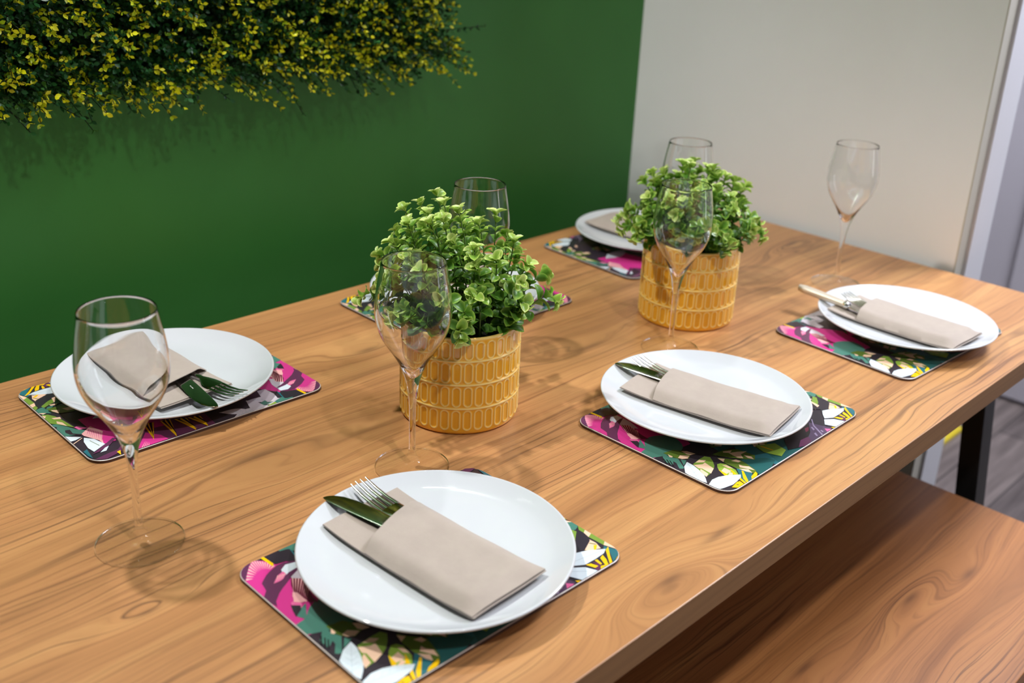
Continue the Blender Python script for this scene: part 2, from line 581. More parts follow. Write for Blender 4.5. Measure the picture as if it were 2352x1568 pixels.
class Print:
    def __init__(self):
        self.items = []
    def poly(self, pts, c):
        p = clip_poly(pts)
        if p: self.items.append((p, c))
    def xf(self, u, v, ang, pts):
        a = radians(ang); c, s = cos(a), sin(a)
        return [(u + c * x - s * y, v + s * x + c * y) for x, y in pts]
    def leaf_pts(self, L, Wd, n=10, tip=1.0, belly=0.45):
        up, dn = [], []
        for k in range(n + 1):
            t = k / n
            w = Wd / 2 * max(0.0, sin(pi * t ** (1.0 / -math.log2(belly)))) ** tip
            up.append((L * t, w)); dn.append((L * t, -w))
        return up + dn[::-1][1:-1]
    def leaf(self, u, v, ang, L, Wd, c, veins=None, belly=0.45, tip=1.0):
        self.poly(self.xf(u, v, ang, self.leaf_pts(L, Wd, 10, tip, belly)), c)
        if veins:
            self.poly(self.xf(u, v, ang, [(0, -.3), (L * .95, -.15), (L * .95, .15), (0, .3)]), veins)
            for k in range(1, 6):
                x0 = L * (0.08 + 0.14 * k)
                for s in (-1, 1):
                    w = Wd / 2 * max(0, sin(pi * (x0 + 4) / L)) * 0.8
                    self.poly(self.xf(u, v, ang, [(x0, 0), (x0 + .5, 0), (x0 + w * .75 + .3, s * w), (x0 + w * .75, s * w)]), veins)
    def chevron_leaf(self, u, v, ang, L, Wd, base='green', patch='peach', n=4, belly=0.45):
        self.leaf(u, v, ang, L, Wd, base, None, belly)
        for k in range(n):
            x0 = L * (0.10 + 0.84 * k / n)
            d = L * 0.42 / n
            for s in (-1, 1):
                if (k + (s > 0)) % 5 == 4: continue
                w = Wd / 2 * max(0.0, sin(pi * min(1, (x0 + d) / L))) * 0.98
                off = 0.5 * Wd / 2 * 0.6
                self.poly(self.xf(u, v, ang, [(x0, s * w * .12), (x0 + d, s * w * .12), (x0 + d + off * .55, s * w * .92), (x0 + off * .55, s * w)]), patch)
    def fan(self, u, v, a0, a1, n, L, w, c, var=0.25):
        for k in range(n):
            a = a0 + (a1 - a0) * k / max(1, n - 1)
            l = L * (1 - var * ((k * 37) % 10) / 10)
            self.leaf(u, v, a, l, w, c, None, 0.6, 0.8)
    def flower(self, u, v, a0, a1, r0, r1, n, c='pink', bg=None):
        if bg:
            pts = [(u, v)] + [(u + r1 * cos(radians(a0 + (a1 - a0) * k / 14)), v + r1 * sin(radians(a0 + (a1 - a0) * k / 14))) for k in range(15)]
            self.poly(pts, bg)
        for k in range(n):
            a = a0 + (a1 - a0) * (k + .5) / n
            w = r1 * radians((a1 - a0) / n) * .6
            rr = r1 * (0.86 + 0.14 * ((k * 7) % 3) / 2)
            self.poly(self.xf(u, v, a, [(r0, -.25), (rr * .8, -w / 2), (rr, 0), (rr * .8, w / 2), (r0, .25)]), c)

TRACED = """magenta:1.6,120.7 -0,143.4 4,151.7 24.1,169.2 31.6,174.1 16.8,148.9 10.4,138.9 6.2,126.7
teal:0.8,99.4 0.9,117.3 10.9,119 7.7,125.6 11,130.7 23.2,136.2
pink:37.5,150.9 24.5,137 19.4,150.6 32.5,173.3 31.5,165 38.8,160.9
maroon:25.3,142.8 39.2,155.5 38.8,156.7
maroon:25,145 38.2,158.5 37.8,159.6
maroon:24.7,147.1 37.2,161.4 36.8,162.6
maroon:24.3,149.2 36.2,164.3 35.8,165.5
maroon:24,151.4 35.2,167.3 34.8,168.4
maroon:23.7,153.5 34.2,170.2 33.8,171.4
rose:17.1,133.4 10.7,134.8 13.6,143.9 18.1,149.8 20.8,138.1
mauve:42.5,154.2 32.2,166.2 34,175.7 48.9,183.4 48.3,171.3
plum:2.3,149.2 -1.4,163.7 5.4,180.6 25.4,195.3 32.5,198.5 41.5,198.2 49.3,191.8 32.6,176.8 15.6,165
magenta:0.2,166.1 -1.8,193.8 11.4,195.9 19.4,194.9 5.4,180.6
white:49.1,184.9 31.8,181.1 32.4,189.6 40.2,194 48.9,192.2
pink:29.4,179.5 16.8,176.9 23.7,184.1 32.1,188.1
blue:53.5,188.4 52.7,196 55.9,210.7 46.4,218.6 69.9,219.6 71.8,213 62.3,208.9 57.3,209.6
lime:83.6,216.7 70.2,212.6 69.4,220 83.4,218.5
mauve:71.6,175.4 61.4,176.7 59.7,193.8 62.5,207 70.4,210.8 77.2,208.6 77,195.2
mauve:94.8,189.1 86.3,199.4 84.3,217.8 100.9,218.9 100.7,207.6
plum:21.9,217.9 20.4,219.2 1.5,196.2 -0.7,199.1 3.4,210.6 12,218.6 22.1,221.1
magenta:0.7,195.8 7.1,204.2 14,212.4 20.3,218.1 24.5,215.6 28.2,212.4 33.1,198.1 22.6,194 10.4,185.3 6.9,172.6 1,166.5 0.5,178.2
pink:7.8,194.7 1.3,196.6 3.1,199
pink:9.9,196.4 4.3,200.5 6.1,202.9
pink:12.1,198.1 7.3,204.4 9.3,206.8
pink:13.9,199.2 10.5,208.2 12.5,210.6
pink:15.4,199.8 13.7,212.1 15.5,213.7
pink:16.8,200.3 16.6,214.7 18.3,216.2
pink:18.1,200.6 19.4,217.2 20.8,217.3
pink:19.3,200.7 21.6,216.8 22.8,216.1
pink:20.5,200.8 23.5,215.7 24.6,214.8
pink:21.5,200.5 25.2,214.1 26.2,212.9
pink:22.2,199.8 26.8,212.2 27.7,211
pink:22.9,199.2 28.1,210 28.7,208.3
pink:23.7,198.5 29.1,207.2 29.7,205.6
pink:24.4,197.9 30.2,204.3 31,202.1
pink:25.2,197.2 31.5,200.8 32.3,198.7
plum:18.9,191.8 25.4,194.9 33.4,196.7 41.9,197.2 47.1,196.1 50.4,193.2 48.7,191.3 40,194.3 33.3,190.2 31.8,186 25.8,184.7 17.9,177.6 9.4,169.4 6.8,169.6 8,176.9 9.5,183.9
white:33.3,190.2 40,194.3 49.1,192 47.9,183 39.2,184 33.5,182.4 33,186.1
rose:17.5,177 25.8,184.7 33.1,187.1 33.5,182.4 27.6,177.7 24.1,176.6
pink:19.9,177.6 25.9,184.9 27.1,184.6
pink:21.4,177.3 28,184.4 29.3,184.1
pink:22.9,177 30.1,183.9 31.4,183.7
pink:24.5,176.8 32.2,183.5 33.5,183.2
magenta:5.5,154.4 13.9,162.4 21.1,167.5 27.9,171.1 33.7,174.6 27,163.5 23.7,155.9 18.4,150.3 18.4,145.2 14.2,144.8 11.7,141 11,135.6 5.3,126.9 2.2,135.5 2.5,148
plum:17.1,176.3 27.2,177 35.9,182.5 45.6,184 48.7,182.4 35.4,176.4 27.1,170.7 19.9,166.5 13.9,162.4 5.5,154.4 2.1,147.4 2,157.5 9.4,169.4
mauve:34.9,175.7 43.5,178.1 42.5,162.7 36.5,171.1
maroon:33.2,174 39.8,167.2 32.8,139.7 32,130.2 25.6,135.8 25.8,153 24.1,155.6 27.5,165.1
pink:24.3,156.4 33.6,173.6 34.6,172.6
pink:24.6,154 35.5,171.6 36.5,170.7
pink:24.8,151.6 37.4,169.7 38.4,168.8
pink:25.1,149.2 39.3,167.8 40.3,166.8
pink:25.3,146.8 40.5,165.3 39.8,163.1
pink:25.6,144.4 39,160.8 38.2,158.6
pink:25.8,142 37.4,156.4 36.7,154.1
pink:26.1,139.6 35.9,151.9 35.1,149.7
pink:22.6,155.8 25.4,152.4 25.8,137.7 21,138.9 16.4,143.9
dark:11.8,141.9 18.1,136.3 15.2,131.1 6.7,125.7 8.7,133.7
dark:32,219.3 46.9,217.9 56.3,212.2 54,200.3 50.4,193.2 42.8,198.6 34.5,200.2 33.1,202.6
teal:47.4,218.7 66.6,218.6 70,214.5 59.2,207.4 57.2,207.9 56,213.6 47.5,215.1
yellow:28.6,219.4 31.7,219 33.1,202.6 30.8,199 29.9,202
dark:11.3,86.9 26.4,80.1 62.2,60.8 28.8,9.9 0,24.7 -4,60.3
teal:15.4,99.1 18.4,85.3 20.6,80.6 9.1,63.6 6,64.6 4.4,66.9 11.3,76 12,80.8 4.2,75.1 4.2,87.7
teal:21.5,77.9 24.7,72.4 18.7,69.4 13.6,67.7
night:8.1,92.5 8.9,91.8 2.8,81.7 1.5,82.8
night:9.1,88.4 9.8,87.7 3.7,77.4 2.3,78.6
night:9.9,84.9 10.7,84.3 4.4,73.8 3.1,75
olive:18.4,99.4 32.5,96.5 39.5,86.5 38.2,76.3 29.1,73.1 20.9,80.3 18.9,86.7 18.6,92.6
peach:19.8,94.3 20,87.6 17.8,86.7 16.2,89.1
peach:22.2,82 28.5,83.8 36,76.3 29.2,73.9 23.3,77.3
peach:37.1,88.6 41.9,84.4 44.7,74.3 38.2,76.3 36,80.1
green:23.5,62.5 37.1,64.2 47.5,64.3 50.7,58.7 45.5,51.3 38.6,44.6 32.5,41.1 20.5,37.7 12.1,36.6 16.3,46.7
peach:28.3,62.8 36.7,63.6 42.1,58 36.1,56.8
peach:22.3,60.8 31.6,55.3 36.4,55.7 33,41.6 21.9,37.3 23.3,50.2 21,53
peach:18.3,49.3 21.6,50.8 19.2,38.9 12.1,36.6 13.9,41.9
lime:37.9,40 43.8,44.6 48.4,43.2 51.2,38.1 49,23.9 42.7,15.5 36.3,19.4 29.3,24.7 33.8,34.7
peach:46.2,39.7 49.9,36.5 49.7,27.7 46.1,31.7
peach:35.4,33.2 43.5,34.9 43.3,25.4 34.4,25.4 33.5,27.9
peach:32.7,22.6 40.1,25.6 40.9,22.3 37.8,19.8
yellow:35.1,37.1 35,32.7 34.4,25.4 31.6,22.7 29.3,24.7
yellow:46.3,29.8 44.5,22.6 41.8,17.1 38.8,19.8
deep:72,33.4 96.5,17.4 102.3,6.7 80.2,-1 59.2,0 65.7,9.1 70.1,24.1
olive:56.1,53 62.6,43.6 71.1,32.4 70.1,24.1 65.7,9.1 60.2,2.6 57.1,7.9 52.9,16 52.6,26.9 52.5,39.7
peach:55.2,51.9 60.2,45.7 53.1,42.7
peach:62,38.5 68.6,36.5 69.8,30.8 65.3,31.1
peach:61.6,28 62.6,23.5 66.8,18 64.6,9.2 61.6,15.4 57.1,23.9
peach:54,23 60.9,15.2 57.9,8.1 54.6,14.5
blue:52,24.8 53.6,22.5 54.9,14.3 57.1,7.9 43.9,-1.8 37.8,-2.3 33.3,1.7 42.7,14.7
white:1.7,57 11.7,65.8 22.3,69.9 21.6,60.6 18,50.4 13.4,40.6 8.9,35.2 2,28.7 -0.7,40.3
vein:21.4,68.9 21.6,68.7 1.1,38.7 0.8,38.9
vein:13,56.6 12.8,56.2 11.3,62.6 11.6,62.8
vein:13,56.6 12.8,56.2 19.7,56.9 19.8,57.1
vein:9.3,51.2 9.1,50.7 7.6,57 7.9,57.3
vein:9.3,51.2 9.1,50.7 15.9,51.4 16,51.6
vein:5.6,45.8 5.5,45.4 3.9,51.6 4.2,51.8
vein:5.6,45.8 5.5,45.4 12.2,45.9 12.3,46.2
vein:2.3,41 2.2,40.6 0.6,46.8 0.9,47
vein:2.3,41 2.2,40.6 8.9,41.2 9,41.4
white:-0.6,25.2 11.9,29.1 21.9,27.9 31.4,23.8 44.8,14.5 39.4,10.7 29.7,9.1 20.6,8 7.5,10.6 -3.6,14.1
vein:2.6,22.4 2.4,22.1 43.5,14.3 43.7,14.6
vein:8.1,21.2 8.3,21.2 13.9,26.1 13.8,26.2
vein:14.7,20 14.9,20 20.3,24.4 20.2,24.6
vein:21.4,18.8 21.6,18.7 26.8,22.8 26.6,22.9
vein:28.1,17.5 28.3,17.5 33.2,21.2 33.1,21.3
vein:34.9,16.3 35.1,16.2 39.8,19.5 39.7,19.6
yellow:14.7,5.9 29.4,8.6 28.7,1.6 20.3,-0.7
dark:22.9,6 25.8,4.2 23.7,3.6
yellow:28.2,7.9 32.4,7.5 29.8,-1.8 25.2,-3.5
yellow:34.6,8.9 39.1,11 34.2,0.1 30.9,-1.2
yellow:52.8,18.7 53.3,16.5 39.2,0.7 34.9,0.3 40.2,8.2
yellow:62.2,7 61,3.6 53.7,-0.3 44,-0.2 50.2,4.5
olive:57.8,60.8 74.8,58.1 89.8,49 93.1,27.5 84.9,22.2 73.1,34.4 60.6,53.1
peach:73,56.9 82.5,51.3 75.8,49.2 70.5,55.1
peach:74.6,50.2 84.6,45.5 94,38.7 82.5,39.4 77.1,32.3 73.4,38.1
peach:83.9,36.8 87.4,28.5 84.5,23.2 81.7,29.5
lime:112.7,40.1 135.1,27.5 131.1,10.5 114.6,6.2 111.5,12.8 107,24.7
yellow:114.8,35.5 117.7,34.4 120.1,20 118.4,20.2
night:152.6,26.6 213.9,27.2 220.5,2.4 160.7,-1.3 133.2,9
violet:212.2,28.7 215.4,18.5 220.9,2 195,-0.2 167.7,-1.8 162.1,3 191.5,14.3
lav:203,20.3 205.3,19.8 201.7,14.2 198.4,14.1
lav:204.6,8.8 206.9,8.3 204.9,4.2 202.6,4.7
lav:191.8,9.7 195.5,9.5 190.5,3.7 188.3,4.2
rose:212.8,7.5 218,1.6 208.1,1.4
maroon:194.2,23.5 202,22.7 192.9,17.4 187.4,17.8
plum:165,11.7 180,9.9 172.7,2.2 159.9,-0.6 148.2,4.1
lav:221.8,30.9 222.9,30 211.1,20.8 198,1.5 195.2,1.1 208.2,20.3
teal:287.4,80 288.8,65.5 280.9,53.4 271.8,57 269.1,64.2
green:265.9,63.6 273.8,56.9 273,49.5 263.1,45.1 264,58.8
peach:264.3,60.2 263.1,45.1 249.9,40.7 251.5,47.1 241.9,39.7 241.9,45.9
dark:288.5,79.3 290.8,63.2 284.8,25.9 263.3,-2 221.3,9.9 258.9,40.3
teal:286,74.4 289.4,68.6 287.5,61.8 281.7,59.8 278.9,63.6
olive:278.2,61.4 280.3,56.9 275.1,50.4 267.4,44.9
green:290.6,64.8 291.4,54.9 284.6,51.1 284.5,57.5
peach:291.4,54.9 292.1,46.7 282.8,43.1 284.6,51.1
green:292.1,46.7 292.5,30 283.8,24.7 282.8,43.1
peach:292.5,30 292.7,20.4 289.6,8.6 283.8,24.7
lime:271.9,45.1 276.7,46.3 279.2,41.4 273.8,38.1 268.2,36.2 267.8,40.5
peach:276.3,41.2 280.3,39.2 280.9,31.9 277.7,22.8 272.2,24.9 266.7,27 263.5,31.1 268.2,36.2
olive:274.8,35.8 276.4,35.8 279.8,30.2 278.6,29.9
yellow:267.1,39.9 264.4,30.3 261.9,31.2
yellow:276.1,30.7 279.5,29.1 271.9,23.8 270.5,25
blue:282.9,23.5 288.3,9.7 284.9,6.1 273.6,1.7 269.1,-0.7 260.7,0.2 265.5,11.3
dark:273.7,17 283.3,19.2 271,0.1 253.8,-1.3 254.1,11
blue:281.6,15.4 288.7,9.3 284.5,6.5 273.6,1.7 270.5,0.5 278,10.8
white:253.2,33.4 264.1,29.3 280.5,19.1 273.9,15.6 261.6,14.6 246.6,14.9 236.6,21.1 245.5,28.6
vein:241.9,25.3 241.5,24.9 278.4,18.8 278.8,19.2
white:233.7,19.9 243.8,12.4 249.4,0.1 239.6,-1.2 228.7,-1.4 222.4,12.5
vein:229.6,16.1 229.1,15.7 248.7,0.2 249,0.4
plum:255.4,13.7 259.3,6.5 249.6,-1.3 248.6,4.5 253.8,6.2
yellow:278.9,17.7 285.3,20.2 276,9.8 268.9,0.6 264.7,-0.1
yellow:265.4,12.7 270.8,14.4 268.3,7.6 263.1,0.1 259.9,0.3
yellow:258.5,13.5 261.7,13.2 260.1,5.8 257.8,5.2
yellow:247,14.6 252.3,12.5 254.7,5.5 250.4,5.4
yellow:256.4,4 266.2,0.5 259.3,-1 251.1,-0.7
yellow:272.2,0.4 284.1,5.4 279.8,0.2 273.5,-0.7
rose:214.5,5 215.4,0.7 210.1,1.7
yellow:222,4.5 227.4,-0.3 221.6,1.2
dark:262,29.9 248.7,42.8 249.2,60.9 280.9,62.9 279.4,38.2
green:280.7,57.1 269.5,48.3 262.8,45.7 265.4,55.7 272.1,58.2 279.3,62.2
peach:263.2,43.3 257.1,42.2 262.6,53.9 265.4,55.7
peach:272.1,58.2 262.9,59.7 265.8,63.4 271.7,62.5
olive:278.9,66.5 267.7,67.8 260.2,70 255.3,91.7 272.2,85.6 276.6,76.2
peach:275.9,72.8 268.1,77.3 272.2,85.6 275.6,77
peach:264.8,76.1 251.4,79.2 251.8,86.8 262,84.3
teal:289.9,63.2 279.7,59.9 279.1,72.1 278.4,80.5 285.6,74.6 289.2,71.6
peach:289.7,71.2 282.2,76.4 286.8,77.5
green:291,77.8 282.7,80.9 278.3,90.2 275.3,106 272.6,128.8 277.5,121 284.8,109.4 289.3,103.8 289.3,90.6
peach:290,78.7 285.9,83.9 290.3,89.8
peach:283.1,92 274.8,95 275.5,100.1 282.2,96.5
peach:281.9,102.4 278,109.4 277.5,121 283.7,108.4
teal:290.4,106.6 284.8,109.4 278.1,122.4 273.4,133.7 264.6,144.7 273,148.5 284.7,144.2 290.1,141.5
dark:283.5,128.9 279,130.9 279.9,141 274,147.7 275.2,150.3 283.5,141.6 285.3,134.7
dark:288.6,113.7 287.2,116.7 288.3,119.4 289.3,118.6
rose:273.1,128.3 269.5,127.7 262.2,139.3 271.5,137.1
magenta:262.2,139.3 250.3,152.8 249.4,171.8 251.2,184.6 264.5,184 265,173.1
pink:273.5,148.1 258.9,136.5 253.1,156 261.4,172.6 264.5,184 265,173.1 273.3,153.7
magenta:270.8,154.9 263.2,142.4 262.7,143.4
magenta:270,157.8 262.2,144.4 261.8,145.4
magenta:269.2,160.7 261.3,146.4 260.8,147.4
magenta:268.4,163.6 260.4,148.4 259.9,149.4
magenta:267.5,166.4 259.4,150.4 259,151.4
magenta:266.7,169.3 258.5,152.4 258,153.4
magenta:265.9,172.1 257.6,154.4 257.1,155.4
magenta:265.1,175 256.6,156.4 256.1,157.4
magenta:264.2,177.8 255.7,158.4 255.2,159.3
white:290.1,141.5 276.4,154.7 283.7,157.5 290.2,157.3
peach:289.7,163.9 276.5,156.4 276.7,157.7 289.6,165.2
white:275,157.6 267.8,167.2 263.6,184.9 279.7,193.8 281.2,182.3 279,166.7
olive:273.4,167.8 272.7,167.7 269.4,184.3 270.2,184.6
plum:283.3,197.6 271.5,190.4 251.8,177 248.8,179.5 260.2,189.4 275.8,197.1
plum:286.8,209.7 269.2,206 258.5,204.7 250.9,197.2 257.4,210.8 276.7,216.5
white:275.4,199.1 267,192.4 262.4,191.1 268.9,199.4
blue:288.3,186.6 283.2,184 286.6,206.5 288.3,198.4
yellow:261.8,208.8 257.2,207.5 261.3,217.7
plum:225.9,180.2 187.9,188.1 161.5,203.1 174.3,226.4 207.3,225.2 245.1,222.1
magenta:246,221.4 219.8,188.6 209.3,203.9 206.7,219.2 237.8,225.1
pink:227.7,205.7 238.7,217.7 237.6,217.9
pink:227.3,207.6 236.4,218.1 235.2,218.3
pink:227,209.5 234.1,218.5 232.9,218.7
pink:226.7,211.4 231.7,218.9 230.5,219.1
yellow:213.2,168.8 201.5,171.7 219.8,208.9
night:211.6,170.2 203.2,170.3 216.6,201.8
yellow:209,172.3 205.8,168.1 217.7,204.2
yellow:195.1,173.5 184.3,177.2 197.9,219.3
night:193.5,174.8 185.9,175.9 194.6,212.2
yellow:191,176.9 188.4,173.8 195.7,214.6
yellow:181,180 168.6,184.9 174.2,219.8
night:179.1,181.5 170.5,183.4 170.7,212.6
yellow:176.2,183.9 173.4,181 171.8,215
yellow:167.7,185.7 154.8,191.1 159.5,218.4
night:165.7,187.3 156.8,189.4 155.9,211.2
yellow:162.7,189.8 159.8,186.9 157.1,213.6"""

def design():
    p = Print()
    P_, X = p.poly, p.xf
    P_([(0, 0), (MW, 0), (MW, MH), (0, MH)], 'dark')
    # ---- large ground patches
    P_([(0, 100), (60, 92), (80, 150), (48, 200), (0, 218)], 'magenta')
    P_([(95, 0), (140, 0), (150, 60), (110, 75), (80, 40)], 'blue')
    P_([(100, 0), (185, 0), (150, 34), (118, 44)], 'deep')
    P_([(70, 60), (170, 40), (200, 110), (160, 170), (90, 150)], 'deep')
    P_([(145, 165), (245, 150), (250, 218), (150, 218)], 'plum')
    P_([(200, 118), (262, 112), (262, 165), (205, 218), (190, 180)], 'magenta')
    # ---- middle of the print, mostly under the plate
    for (a, b, an) in ((134, 196, 150), (112, 214, 172), (96, 190, 156), (128, 218, 190), (90, 206, 168)):
        p.leaf(a, b, an, 36, 14, 'mauve', 'vein', 0.55)
    p.leaf(64, 205, 10, 30, 10, 'teal')
    p.leaf(58, 118, 196, 60, 44, 'teal', None, 0.4)
    for (a, b, an, L) in ((70, 70, 20, 70), (80, 90, 60, 60), (150, 70, 225, 60), (232, 70, 150, 56), (150, 120, 90, 60), (120, 110, 140, 56)):
        p.chevron_leaf(a, b, an, L, 26, 'olive', 'peach', 3)
    p.leaf(200, 60, 100, 60, 28, 'teal')
    p.leaf(190, 110, 10, 60, 24, 'white', 'vein', 0.5)
    p.leaf(120, 150, 200, 50, 22, 'magenta')
    # ---- motifs along the edges
    for line in TRACED.strip().split('\n'):
        c, pts = line.split(':')
        p.poly([tuple(float(v) for v in q.split(',')) for q in pts.split()], c)
    return p.items

ITEMS = design()
def make_placemat(loc, rz, label):
    root = empty('placemat', loc, rz, label, 'placemat', 'floral placemats around the table')
    out = rrect(MW, MH, MR, 10)
    S = lambda p, z: ((p[0] - MW / 2) / 1000, (p[1] - MH / 2) / 1000, z)
    n = len(out)
    inn = rrect(MW, MH, MR, 10, 0.8)
    v = [S(q, 0.0) for q in out] + [S(q, MT - 0.0007) for q in out] + [S(q, MT - 0.00015) for q in inn]
    f, mi = [], []
    for k in range(n):
        k2 = (k + 1) % n
        f.append((k, k2, n + k2, n + k)); mi.append(0)
        f.append((n + k, n + k2, 2 * n + k2, 2 * n + k)); mi.append(1)
    f.append(tuple(range(n))[::-1]); mi.append(0)
    f.append(tuple(range(2 * n, 3 * n))); mi.append(1)
    mesh_obj('board', v, f, [M_matedge, M_matrim], root, True, mi, 35)
    verts, faces, midx = [], [], []
    for i, (poly, c) in enumerate(ITEMS):
        z = MT - 0.0001 + 0.0000022 * i
        s = len(verts)
        verts += [S(q, z) for q in poly]
        area = sum(poly[j][0] * poly[(j + 1) % len(poly)][1] - poly[(j + 1) % len(poly)][0] * poly[j][1] for j in range(len(poly)))
        ids = list(range(s, s + len(poly)))
        faces.append(ids if area > 0 else ids[::-1])
        midx.append(PKEYS.index(c))
    pr = mesh_obj('printed_surface', verts, faces, M_print, root, False, midx)
    pr['label'] = 'glossy print of pink flowers, green and white leaves on dark ground'
    return root

MATS = dict(A=(-0.0920, -0.2174, -0.0185), B=(0.3590, -0.2237, 0.0), C=(0.7871, -0.2307, -0.0531),
            D=(-0.0950, 0.2546, -0.0177 + pi), E=(0.3700, 0.2579, -0.0191 + pi), F=(0.8022, 0.2498, -0.0506 + pi))
WHERE = dict(A='nearest the camera at the table front edge', B='in the middle of the bench side', C='at the far end of the bench side',
             D='at the left by the green wall', E='behind the nearer yellow pot', F='in the far corner behind the second yellow pot')
m0 = None
for k, (x, y, r) in MATS.items():
    lab = 'floral leaf print placemat with rounded corners ' + WHERE[k]
    if m0 is None: m0 = make_placemat((x, y, TZ), r, lab)
    else: copy_tree(m0, (x, y, TZ), r, lab)

# ------------------------------------------------------------------ plates
PZ = TZ + MT + 0.0006
PR = 0.1267
def make_plate(loc, label):
    prof = [(0.0, 0.0070), (0.045, 0.0068), (0.066, 0.0062), (0.0675, 0.0), (0.0715, 0.0), (0.0730, 0.0066), (0.085, 0.0084), (0.098, 0.0114), (0.110, 0.0152),
            (0.119, 0.0188), (0.1245, 0.0210), (0.1262, 0.0218), (0.1267, 0.0227), (0.1262, 0.0237), (0.1250, 0.0241), (0.1238, 0.0237), (0.1215, 0.0226), (0.1150, 0.0197), (0.107, 0.0166),
            (0.099, 0.0146), (0.091, 0.0134), (0.080, 0.0126), (0.06, 0.0121), (0.03, 0.0119), (0.0, 0.0118)]
    # smooth the outer part of the section
    v, f = lathe(spline(prof[:3], 3)[:-1] + prof[2:7] + spline(prof[6:], 4)[1:], 128)
    o = mesh_obj('dinner_plate', v, f, M_china, None, True, None, 50)
    o.location = loc
    tag(o, label, 'plate', 'white dinner plates on the placemats')
    return o
PLATES = dict(A=(-0.0923, -0.2201), B=(0.3550, -0.2007), C=(0.8016, -0.2443), D=(-0.0978, 0.2647), E=(0.3680, 0.2620), F=(0.8291, 0.2624))
PW = dict(A='nearest the camera, largest in view', B='in the middle of the bench side, between two others', C='at the far right end of the table',
          D='at the left by the green wall, behind a wine glass', E='mostly hidden behind the nearer potted plant', F='in the far corner, left of the second yellow pot')
p0 = None
for k, (x, y) in PLATES.items():
    lab = 'white china plate ' + PW[k]
    if p0 is None: p0 = make_plate((x, y, PZ), lab)
    else:
        o = p0.copy(); COL.objects.link(o); o.location = (x, y, PZ); o['label'] = lab

# ------------------------------------------------------------------ napkin pouches
NL, NW = 0.194, 0.092
def sheet(name, fn, nu, nv, thick, parent, uv=lambda u, v: (u, v)):
    """closed sheet: fn(u,v) -> point, extruded down by thick with a rounded edge"""
    V, F = [], []
    for side in (0, 1):
        for j in range(nv + 1):
            for i in range(nu + 1):
                x, y, z = fn(i / nu, j / nv)
                V.append((x, y, z - (thick if side else 0)))
    N = (nu + 1) * (nv + 1)
    idx = lambda i, j, s: s * N + j * (nu + 1) + i
    for j in range(nv):
        for i in range(nu):
            F.append((idx(i, j, 0), idx(i + 1, j, 0), idx(i + 1, j + 1, 0), idx(i, j + 1, 0)))
            F.append((idx(i, j, 1), idx(i, j + 1, 1), idx(i + 1, j + 1, 1), idx(i + 1, j, 1)))
    for i in range(nu):
        F.append((idx(i, 0, 0), idx(i, 0, 1), idx(i + 1, 0, 1), idx(i + 1, 0, 0)))
        F.append((idx(i, nv, 0), idx(i + 1, nv, 0), idx(i + 1, nv, 1), idx(i, nv, 1)))
    for j in range(nv):
        F.append((idx(0, j, 0), idx(0, j + 1, 0), idx(0, j + 1, 1), idx(0, j, 1)))
        F.append((idx(nu, j, 0), idx(nu, j, 1), idx(nu, j + 1, 1), idx(nu, j + 1, 0)))
    return mesh_obj(name, V, F, M_napkin, parent, True, None, 50)

def make_napkin(loc, rz, label, oL=0.060, oR=0.034, puff=0.0074, L=NL, Wd=NW):
    root = empty('napkin', loc, rz, label, 'napkin', 'taupe napkin pouches on the plates')
    def base(u, v):
        x = (u - .5) * Wd; y = (v - .5) * L
        return x, y
    def zb(u, v):       # the folded stack sags to the plate in the middle and rides up the rim at the ends
        y = (v - .5) * L
        e = abs(v - .5) * 2
        return 0.0012 + 0.0042 * e ** 3 + 0.0005 * sin(7 * u + 5 * v)
    for i, zo in enumerate((0.0, 0.0011)):
        def back(u, v, zo=zo, i=i):
            x, y = base(u, v)
            return (x * (1 - .006 * (1 - i)), y - 0.0015 * i, zb(u, v) + zo)
        sheet('back_fold', back, 10, 22, 0.0008, root)
    def pocket(u, v):
        top = 1 - (oL + (oR - oL) * u) / L + 0.05 * sin(pi * u) * 0.35
        vv = v * top
        x, y = base(u, vv)
        edge = min(1.0, 8.5 * u * (1 - u))
        rise = min(1.0, v * 9 + .10)
        curl = 0.0018 * max(0, (v - .85) / .15) * sin(pi * u)
        return (x * 1.006, y, zb(u, vv) + 0.0021 + puff * (0.86 + 0.14 * v) * edge ** 1.1 * rise + 0.0004 * sin(14 * v + 3 * u))
    sheet('pocket', pocket, 18, 34, 0.0008, root)
    return root
NZ = PZ + 0.0156
NAP = dict(A=(-0.1000, -0.2200, 0.050), B=(0.3515, -0.2080, 0.165), C=(0.7810, -0.2490, -0.030), D=(-0.1055, 0.2790, pi + 0.03), E=(0.3660, 0.2650, pi + 0.02), F=(0.8250, 0.2650, pi + 0.06))
NWH = dict(A='on the nearest plate', B='on the middle plate of the bench side', C='on the plate at the far right end', D='on the left plate, seen partly through a wine glass',
           E='on the plate behind the nearer potted plant', F='on the far corner plate, partly behind the second yellow pot')
for k, (x, y, r) in NAP.items():
    oL, oR = dict(A=(.060, .034), B=(.046, .030), C=(.048, .036), D=(.056, .030)).get(k, (.055, .032))
    make_napkin((x, y, NZ), r, 'folded taupe paper napkin pouch ' + NWH[k], oL, oR, .0115 if k == 'C' else .0086)

